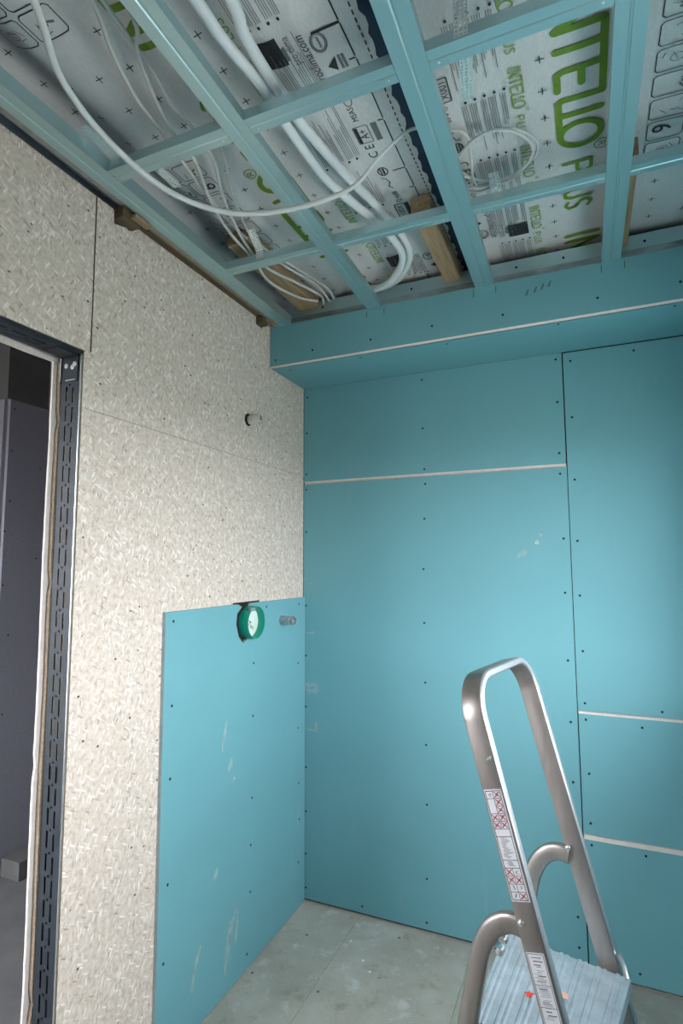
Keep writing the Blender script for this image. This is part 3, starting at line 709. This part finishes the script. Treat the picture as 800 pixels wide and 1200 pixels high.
# battens under the membrane
def batten(x0, x1, y0, y1, z0, label):
    root = empty('ceiling_batten', ((x0+x1)/2, y0, z0)); mb = MB()
    mb.box((x0, y0, z0), (x1, y1, 2.757)); mb.build('batten', WOOD, root, bevel=.004)
    tag(root, label, 'timber batten', 'short battens under the membrane')
batten(.135, .225, -.865, -.22, 2.705, 'short timber batten under the membrane in the left corner')
batten(.800, .866, -.790, -.22, 2.700, 'short timber batten under the membrane beside the navy tape')
batten(1.405, 1.466, -.790, -.22, 2.700, 'short timber batten half hidden behind the rightmost profile')

# ------------------------------------------------------------------ hangers: perforated straps
def strap(pts, wv, label, mat=ZINCL, width=.029):
    """perforated strap following pts; wv = width direction; three rows of round holes"""
    P = [Vector(p) for p in pts]; wv = Vector(wv).normalized(); mb = MB(); cell = width/3; k8 = 8
    for a, b in zip(P[:-1], P[1:]):
        d = (b-a); n = max(1, round(d.length/cell)); st_ = d.length/n; d.normalize(); nn = d.cross(wv)
        for i in range(n):
            for j in range(3):
                c = a+d*(st_*(i+.5))+wv*(cell*(j-1))
                outp = [c+d*(st_/2*q)+wv*(cell/2*w_) for q, w_ in [(1, 0), (1, 1), (0, 1), (-1, 1), (-1, 0), (-1, -1), (0, -1), (1, -1)]]
                inp = [c+(d*math.cos(t*math.pi/4)+wv*math.sin(t*math.pi/4))*cell*.30 for t in range(8)]
                vs_ = outp+inp+[p+nn*.001 for p in outp+inp]
                fs = []
                for t in range(8):
                    u_ = (t+1) % 8
                    fs += [(t, u_, 8+u_, 8+t), (16+t, 24+t, 24+u_, 16+u_), (8+t, 8+u_, 24+u_, 24+t)]
                mb.add(vs_, fs)
    o = mb.build('hanger_strap', mat, org=P[0]); tag(o, label, 'hanger strap', 'perforated hanger straps'); return o
strap([(1.090, -1.409, 2.637), (1.090, -1.409, 2.752)], (1, 0, 0), 'white perforated steel strap in front of the front cross profile')
strap([(1.090, -1.351, 2.640), (1.088, -1.347, 2.664), (1.063, -1.193, 2.680)], (1, .1, 0), 'perforated strap end bent flat behind the front cross profile', ZINCT)
strap([(1.086, -.850, 2.637), (1.074, -.850, 2.722)], (1, 0, 0), 'teal-tinted perforated strap beside the coiled cable', ZINCT)
strap([(.262, -.850, 2.640), (.262, -.850, 2.672), (.285, -.945, 2.690)], (1, 0, .1), 'bright perforated strap holding the thin cables at the left')
strap([(.230, -1.350, 2.640), (.228, -1.346, 2.664), (.205, -1.22, 2.685)], (1, .1, 0), 'pale perforated strap over the pictograms at the left')
strap([(.150, -1.409, 2.640), (.150, -1.409, 2.665), (.13, -1.50, 2.69)], (1, 0, 0), 'dull perforated strap by the edge rail', ZINCT)

# ------------------------------------------------------------------ cables
def cable(name, pts, r, mat, label, cat='cable', group=None, n=8):
    sp = spline(pts, n); mb = MB(); mb.tube(sp, r, 10); root = sp[len(sp)//2]
    o = mb.build(name, mat, org=root, smooth=True); tag(o, label, cat, group); return o
cz = 2.705
cable('conduit', [(.60, -2.3, cz+.02), (.598, -1.90, cz), (.598, -1.643, cz), (.597, -1.541, cz), (.610, -1.414, cz), (.607, -1.256, cz), (.617, -1.033, cz), (.678, -.797, cz), (.705, -.62, cz), (.682, -.506, cz), (.60, -.40, cz-.005), (.51, -.352, cz), (.45, -.335, cz+.004)], .0135, WHITEPVC,
      'thick white conduit, the one lying further left over the front cross profile', 'conduit', 'white conduits')
cable('conduit', [(.72, -2.3, cz+.02), (.69, -1.90, cz), (.665, -1.613, cz), (.648, -1.543, cz), (.640, -1.434, cz+.004), (.643, -1.26, cz+.006), (.672, -1.051, cz+.004), (.704, -.83, cz+.018), (.730, -.64, cz+.018), (.710, -.50, cz+.018), (.63, -.385, cz+.01), (.54, -.325, cz+.018), (.46, -.325, cz+.032)], .0135, WHITEPVC,
      'thick white conduit, the one lying further right beside the black mark', 'conduit', 'white conduits')
sp = spline([(.47, -2.25, 2.70), (.44, -2.0, 2.63), (.382, -1.833, 2.60), (.294, -1.695, 2.59), (.260, -1.52, 2.58), (.278, -1.33, 2.575), (.375, -1.19, 2.575), (.535, -1.115, 2.59), (.708, -1.09, 2.618), (.805, -1.115, 2.665), (.885, -1.125, 2.705), (.925, -1.105, 2.725), (.945, -1.095, 2.735)], 10)
rs = [.0078 if i < len(sp)*.62 else .0078-.0035*min(1, (i-len(sp)*.62)/(len(sp)*.15)) for i in range(len(sp))]
mb = MB(); mb.tube(sp, rs, 10); o = mb.build('drooping_cable', CABLE, org=(.46, -1.15, 2.59), smooth=True); tag(o, 'long white cable drooping below the ceiling profiles at the left', 'cable')
tz = 2.715
thin = [([(.50, -1.95, 2.72), (.45, -1.668, tz), (.399, -1.594, tz), (.364, -1.524, tz), (.327, -1.428, tz-.004), (.313, -1.362, tz-.006), (.296, -1.258, tz), (.232, -1.101, tz), (.196, -.946, 2.705), (.190, -.779, 2.690), (.165, -.62, 2.686), (.205, -.46, 2.688), (.255, -.365, 2.70)], 'thin grey cable running down to the bright strap, leftmost of the bundle'),
        ([(.42, -1.8, 2.725), (.380, -1.528, tz+.016), (.366, -1.441, tz), (.371, -1.363, tz-.004), (.346, -1.236, tz), (.272, -1.082, tz), (.216, -.881, 2.70), (.205, -.72, 2.69), (.245, -.552, 2.70), (.285, -.404, 2.705), (.27, -.335, 2.70)], 'thin grey cable running down to the bright strap, middle of the bundle'),
        ([(.43, -1.95, 2.73), (.395, -1.722, tz), (.346, -1.618, tz), (.296, -1.486, tz+.004), (.284, -1.369, tz-.004), (.262, -1.273, tz), (.226, -1.106, tz+.014), (.212, -.93, 2.722), (.228, -.80, 2.714), (.262, -.62, 2.715), (.30, -.46, 2.718), (.295, -.33, 2.71)], 'thin grey cable running down to the bright strap, lowest over the membrane'),
        ([(.475, -1.56, 2.735), (.44, -1.43, 2.735), (.425, -1.36, 2.73), (.36, -1.2, 2.735), (.300, -1.08, 2.735), (.238, -.90, 2.73), (.236, -.76, 2.725), (.272, -.60, 2.73), (.32, -.42, 2.725), (.315, -.325, 2.72)], 'thin grey cable running down to the bright strap, nearest the green lettering')]
for p, lab in thin: cable('thin_cable', p, .0052, CABLEG, lab, 'cable', 'thin cables at the left')
# coiled cable
pts = [(.955, -1.085, 2.738), (.985, -1.055, 2.735), (1.03, -1.01, 2.73)]
for k, (a, b, ox, oz) in enumerate([(.105, .125, 0, 0), (.112, .118, .006, .006), (.098, .13, -.004, .010)]):
    for i in range(14):
        if k == 2 and i > 2: break
        t = math.pi*.75-2*math.pi*i/14
        pts.append((1.088+ox+a*math.cos(t), -.905+b*.86*math.sin(t), 2.722+oz+.004*math.sin(3*t)))
pts += [(1.10, -.795, 2.725), (1.03, -.79, 2.715), (.965, -.83, 2.712)]
cable('coiled_cable', pts, .0042, CABLE, 'white cable looped in a coil beside the perforated strap', 'cable', None, 4)

# ------------------------------------------------------------------ teal sheet on the left wall, with box cutout
ps = empty('plasterboard_sheet', (.0, -.48, 0))
YA, YE, ZTP = -1.000, -.004, 1.402
hole = [(-.593, 1.335), (-.585, 1.375), (-.555, 1.393), (-.575, 1.402), (-.488, 1.402), (-.500, 1.388), (-.43, 1.36), (-.425, 1.30), (-.45, 1.27), (-.505, 1.262), (-.545, 1.247), (-.575, 1.275)]
poly = [(YA, .004), (YE, .004), (YE, ZTP), (-.488, ZTP), (-.500, 1.386), (-.44, 1.375), (-.415, 1.335), (-.418, 1.295), (-.445, 1.268), (-.505, 1.262), (-.545, 1.247), (-.575, 1.275), (-.593, 1.325), (-.588, 1.365), (-.555, 1.390), (-.580, ZTP), (YA, ZTP)]
mb = MB(); mb.prism(poly, (.0005, 0, 0), (0, 1, 0), (0, 0, 1), (.0125, 0, 0), 0, 1)
sheetp = mb.build('board', [TEAL2, simple('board_edge', s2l(160, 178, 184), .8)], ps)
mb = MB(); mb.box((.0003, -.60, 1.24), (.0010, -.405, ZTP+.006)); mb.build('cutout_shade', VOID, ps)  # near-black sheet painted as the shaded recess around the box
for y, z in [(-.961, 1.37), (-.959, 1.096), (-.959, .865), (-.958, .54), (-.969, .311), (-.464, 1.157), (-.075, 1.097), (-.465, .947), (-.073, .799), (-.367, 1.379), (-.069, 1.371), (-.465, .628), (-.47, .275), (-.489, .057), (-.061, .387), (-.065, .55), (-.065, .2), (-.47, .45), (-.3, 1.02), (-.3, .6)][:18]:
    inst('screw', SCR, sheetp, (.0132, y, z), ROTS['+x'])
for i, (y, z, sz, ang, sq) in enumerate([(-.62, .80, .035, 1.2, .22), (-.60, .74, .02, .9, .3), (-.66, .92, .06, 1.3, .10), (-.62, .16, .10, 1.35, .10), (-.60, .20, .07, 1.25, .10), (-.56, .20, .08, 1.45, .06), (-.80, .22, .05, 1.1, .15), (-.82, .17, .05, 1.4, .12), (-.70, .45, .025, 1.2, .3)]):
    smear((.0131, y, z), (0, math.cos(ang), math.sin(ang)), (0, -math.sin(ang), math.cos(ang)), (1, 0, 0), sz, sheetp, 70+i, sq)
tag(ps, 'teal plasterboard sheet fixed low on the chipboard wall in the corner', 'plasterboard')
# green junction box in the cutout
gb = empty('junction_box', (.013, -.49, 1.33)); GC = (-.012, -.492, 1.325)
mb = MB(); mb.lathe(GC, (1, 0, 0), [(.013, .066), (.054, .066), (.055, .0655), (.055, .0615), (.054, .061), (.013, .0605)], 32); mb.build('collar', GREENP, gb, True)
mb = MB(); mb.lathe(GC, (1, 0, 0), [(.012, .0602), (.024, .0602), (.025, .059), (.0255, .001)], 32); ds = mb.build('white_cover', WHITEP, gb, True)
def text_on(st_, o, u, v, n, size, mat, parent, name='writing'):
    vs_, fs = text_mesh(st_); o, u, v, n = map(Vector, (o, u, v, n)); mb = MB()
    mb.add([o+u*p[0]*size+v*p[1]*size+n*.0006 for p in vs_], fs); return mb.build(name, mat, parent)
text_on('Ten', (GC[0]+.0256, -.515, 1.318), (0, .8, -.6), (0, .6, .8), (1, 0, 0), .030, BLACKINK, ds)
text_on('mm 68', (GC[0]+.0256, -.522, 1.340), (0, .8, -.6), (0, .6, .8), (1, 0, 0), .014, BLACKINK, ds)
mb = MB(); mb.box((GC[0]+.045, -.538, 1.372), (GC[0]+.058, -.505, 1.386)); mb.build('clip', simple('grey_plastic', s2l(120, 150, 150), .5), gb, bevel=.002)
tag(gb, 'green round junction box with white cover in the teal sheet', 'junction box')
pp = empty('pipe_end', (.013, -.235, 1.312))
mb = MB(); mb.lathe((.0135, -.235, 1.312), (1, -.12, -.02), [(0, .018), (.004, .0205), (.008, .0185), (.066, .0185), (.070, .0165), (.070, .013), (.045, .013)], 24); pb = mb.build('pipe', simple('pipe_metal', (.42, .44, .45), .35, .8, .25, 60), pp, True)
mb = MB(); mb.lathe((.0135, -.235, 1.312), (1, -.12, -.02), [(.050, .0195), (.052, .0205), (.054, .0195)], 24); mb.build('thread_ring', SCREWZ, pp, True)
tag(pp, 'grey metal pipe end sticking out beside the green box', 'pipe')

# ------------------------------------------------------------------ step ladder
LA = Vector((1.132, -1.216, 0)); LW = Vector((.2072, .9783, 0)); LS = Vector((-.9783, .2072, 0)); W = .381; UPZ = Vector((0, 0, 1))
ldr = empty('step_ladder', tuple(LA+LW*(W/2)))
def lp(s, w, z): return LA+LS*s+LW*w+UPZ*z
LEAN = .268                                   # ds/dz of the rails
rdir = (LS*LEAN+UPZ).normalized(); edir = (LS-UPZ*LEAN).normalized()      # along rail, across rail
def rp(z, w, e=0): return lp((z-.83)*LEAN, w, z)+edir*(e-.014)
def strip_loft(mb, path, nrm, wdir, wd_, th, r=.004, mi=0):
    """flat tube along path: wd_ across wdir, th along per-point normals"""
    rings = []
    for p, n in zip(path, nrm):
        pts = []
        for sx, sy in ((1, 1), (-1, 1), (-1, -1), (1, -1)):
            c = p+wdir*sx*(wd_/2-r)+n*sy*(th/2-r)
            a0 = {(1, 1): 0, (-1, 1): 90, (-1, -1): 180, (1, -1): 270}[(sx, sy)]
            for k in (0, 45, 90):
                a = math.radians(a0+k); pts.append(c+wdir*math.cos(a)*r+n*math.sin(a)*r)
        rings.append(pts)
    mb.loft(rings, mi)
# hoop: one bent flat tube
RC = .085; ztop = 1.295; path = []; nr = []
zb_ = ztop-RC
for z in (0.03, .4, .8, 1.1, zb_): path.append(rp(z, 0)); nr.append(-LW)
for k in range(1, 9):
    a = math.pi/2*k/8; path.append(rp(zb_, RC)+rdir*(RC*math.sin(a))-LW*(RC*math.cos(a))); nr.append((-LW*math.cos(a)+rdir*math.sin(a)))
for k in range(0, 9):
    a = math.pi/2*k/8; path.append(rp(zb_, W-RC)+rdir*(RC*math.cos(a))+LW*(RC*math.sin(a))); nr.append((rdir*math.cos(a)+LW*math.sin(a)))
for z in (1.1, .8, .4, .03): path.append(rp(z, W)); nr.append(LW)
mb = MB(); strip_loft(mb, path, nr, edir, .047, .020); hp = mb.build('hoop_rail', ALU, ldr, True)
# front edge of the hoop (open side), window light put into its colour
mb = MB(); rings = []
for p, n in zip(path, nr):
    f = p-edir*.0236
    rings.append([f+n*.0085, f-n*.0085, f-n*.0055-edir*.003, f+n*.0055-edir*.003])
mb.loft(rings); mb.build('front_edge', ALUEDGE, hp)
for w in (0, W):
    mb = MB(); strip_loft(mb, [rp(.0, w), rp(.035, w)], [LW, LW], edir, .053, .027); mb.build('foot', RUBBER, ldr)
# support legs with arched tops
for w in (.012, W-.012):
    pts2 = [(-.002, .812), (.022, .815), (.046, .807), (.069, .787), (.086, .757), (.098, .72), (.128, .58), (.163, .40), (.235, .02)]
    sp2 = spline([lp(s, w, z) for s, z in pts2], 5); n2 = []
    rings = []; mb = MB(); pathl = sp2
    for i, p in enumerate(pathl):
        t = (pathl[min(i+1, len(pathl)-1)]-pathl[max(i-1, 0)]).normalized(); e2 = LW.cross(t).normalized(); wv = .043; th = .022
        pts = []
        for q in range(16):
            a = 2*math.pi*q/16; ca, sa = math.cos(a), math.sin(a)
            pts.append(p+e2*(wv/2)*math.copysign(abs(ca)**.6, ca)+LW*(th/2)*math.copysign(abs(sa)**.7, sa))
        rings.append(pts)
    mb.loft(rings); lg = mb.build('support_leg', ALU, ldr, True)
    mb = MB(); mb.tube([lp(.238, w, .0), lp(.233, w, .04)], .026, 12); mb.build('foot', RUBBER, lg)
for w in (-.0105, W-.0105-.0095):
    for z, e in ((.832, .012),):
        mb = MB(); mb.lathe(rp(z, w, e), -LW, [(0, .0065), (.003, .0060), (.005, .003), (.005, .0005)], 12); mb.build('rivet', SCREWZ, ldr, True)
mb = MB(); mb.lathe(lp(.045, .018, .775), -LW, [(0, .010), (.010, .010), (.014, .006), (.014, .001)], 12); mb.lathe(lp(.052, .02, .75), -LW, [(0, .008), (.016, .008), (.018, .001)], 12); mb.build('hinge_bolt', SCREWZ, ldr, True)
# platform: ribbed tread along the width
ZPL = .58
def tread(name, s0, s1, w0, w1, z, nrib, drop, parent, s1n=None):
    mb = MB(); prof = []; n = nrib
    for i in range(n):
        a = s0+(s1-s0)*i/n; d = (s1-s0)/n
        prof += [(a+d*.02, z-.003), (a+d*.18, z-.003), (a+d*.26, z), (a+d*.36, z), (a+d*.42, z-.0025), (a+d*.50, z-.0025), (a+d*.56, z), (a+d*.70, z), (a+d*.78, z-.003), (a+d*.98, z-.003)]
    prof = [(s0, z-.004)]+prof+[(s1, z-.004), (s1, z-drop), (s1-.003, z-drop), (s1-.003, z-.008), (s0+.003, z-.008), (s0+.003, z-drop), (s0, z-drop)]
    kn = 1 if s1n is None else (s1n-s0)/(s1-s0)
    mb.loft([[lp(s0+(s-s0)*k_, w, zz) for s, zz in prof] for w, k_ in ((w0, kn), (w1, 1))]); return mb.build(name, TREADM, parent)
pl = tread('platform', -.135, .166, .024, .352, ZPL, 7, .03, ldr, .128)
mb = MB(); mb.box((0, 0, 0), (0.001, .001, .001))
for w, sgn in ((.352, 1), (.024, -1)):
    mb = MB(); mb.tube([lp(-.128, w-.004, ZPL-.004), lp(-.118, w+.018*sgn, ZPL+.012), lp(-.108, w+.020*sgn, ZPL+.032)], .006, 8); mb.build('hinge_pin', ALUEDGE, pl, True)
mb = MB(); mb.prism([(r_*math.cos(a), r_*math.sin(a)) for r_, a in zip((.012, .006, .010, .005, .013, .006, .009, .008, .012, .005), [k*math.pi/5 for k in range(10)])], tuple(lp(.045, .165, ZPL+.0003)), tuple(LS), tuple(LW), (0, 0, .0006)); mb.build('red_stain', REDSTAIN, pl)
mb = MB(); mb.prism([(-.012, -.008), (.010, -.010), (.012, .004), (.002, .012), (-.008, .008)], tuple(lp(-.02, .205, ZPL+.0003)), tuple(LS), tuple(LW), (0, 0, .0006)); mb.build('peach_stain', PEACH, pl)
for z in (.20, .39):
    sc = (z-.83)*LEAN; tread('step', sc-.045, sc+.04, .011, W-.011, z, 3, .025, ldr)
mb = MB(); mb.tube([lp(.20, .012, .2), lp(.20, W-.012, .2)], .009, 8); mb.build('cross_bar', ALU, ldr, True)
# stickers on the near rail face
def rail_sticker(z0, z1, wd_, draw, name, lab):
    o = rp(z0, -.0103); ln = (z1-z0)/UPZ.dot(rdir); u = -edir; v = rdir
    mb = MB(); mb.prism([(-wd_/2, 0), (wd_/2, 0), (wd_/2, ln), (-wd_/2, ln)], o, u, v, -LW*.0004)
    st_ = mb.build(name, STICKER, hp); st_['label'] = lab
    class S: pass
    q = MB()
    def rect(a, b, c, d, mi): q.add([o+u*x+v*y-LW*.0008 for x, y in ((a, b), (c, b), (c, d), (a, d))], [(0, 1, 2, 3)], mi)
    def line(a, b, c, d, w, mi):
        l = math.hypot(c-a, d-b); p, r_ = -(d-b)/l*w/2, (c-a)/l*w/2
        q.add([o+u*x+v*y-LW*.0009 for x, y in ((a-p, b-r_), (c-p, d-r_), (c+p, d+r_), (a+p, b+r_))], [(0, 1, 2, 3)], mi)
    draw(rect, line, wd_, ln)
    q.build('sticker_print', [BLACKINK, REDINK, GREYINK, simple('pink_ink', s2l(226, 190, 194), .6)], st_)
def draw1(rect, line, w, l):
    r = random.Random(2); b = w/2-.0025
    for a in ((-b, .003, b, .003), (-b, l-.003, b, l-.003), (-b, .003, -b, l-.003), (b, .003, b, l-.003)): line(*a, .0014, 0)
    n = 14; h = (l-.006)/n; rows = [(.003+h*i, .003+h*(i+1)) for i in range(n)]
    def cell(x0, x1, y0, y1, kind):
        for a in ((x0, y0, x1, y0), (x0, y1, x1, y1), (x0, y0, x0, y1), (x1, y0, x1, y1)): line(*a, .001, 0)
        cx, cy = (x0+x1)/2, (y0+y1)/2
        for k in range(4): line(cx+r.uniform(-.004, .004), cy+r.uniform(-.005, .005), cx+r.uniform(-.004, .004), cy+r.uniform(-.005, .005), .001, 2)
        if kind:
            line(x0+.002, y0+.002, x1-.002, y1-.002, .0018, 1); line(x0+.002, y1-.002, x1-.002, y0+.002, .0018, 1)
    def two(i, ka, kb, sp=1):
        y0, y1 = rows[i][0], rows[i+sp-1][1]
        if ka is not None: cell(-b, 0, y0, y1, ka)
        if kb is not None: cell(0, b, y0, y1, kb)
    two(0, 0, 1); two(1, 0, 0); two(2, 1, 1); two(3, 1, 0)
    line(-b, rows[4][0], b, rows[4][0], .0012, 0); line(-b, rows[5][0], b, rows[5][0], .0012, 0)
    for k in range(8): line(-.010+r.uniform(0, .006), rows[4][0]+.004+k*.0012, .002+r.uniform(0, .008), rows[4][0]+.004+k*.0012, .0007, 2)
    for k in range(26):
        y = rows[5][0]+.004+k*.0016
        if y < rows[8][0]: line(-.011+r.uniform(0, .006), y, r.uniform(-.002, .012), y, .0007, 2)
    line(-b, rows[8][1]-h, b, rows[8][1]-h, .0012, 0)
    two(9, 1, 1); two(10, 1, None); two(11, None, 1); two(12, None, 1); two(13, 0, 1)
    two(10, None, 1)
def draw2(rect, line, w, l):
    r = random.Random(5); b = w/2-.002
    for a in ((-b, .002, b, .002), (-b, l-.002, b, l-.002), (-b, .002, -b, l-.002), (b, .002, b, l-.002), (-b, l*.62, b, l*.62), (-b, l*.36, b, l*.36)): line(*a, .0009, 0)
    y = l-.008
    while y > .006:
        if r.random() < .8: line(-r.uniform(.004, .012), y, r.uniform(.004, .012), y, r.choice([.0008, .0008, .0016]), r.choice([0, 2, 2]))
        y -= .0032
rail_sticker(.870, 1.076, .038, draw1, 'warning_sticker', 'white warning sticker with red crossed-out pictograms')
rail_sticker(.640, .782, .036, draw2, 'rating_sticker', 'white sticker with small print')
mb = MB(); mb.prism([(-.008, -.003), (.002, -.004), (.008, .006), (-.002, .004)], rp(1.135, -.0103, -.012), -edir, rdir, -LW*.0006); mb.build('plaster_spot', CHALK, hp)
tag(ldr, 'aluminium step ladder with hoop handle and ribbed platform', 'ladder')
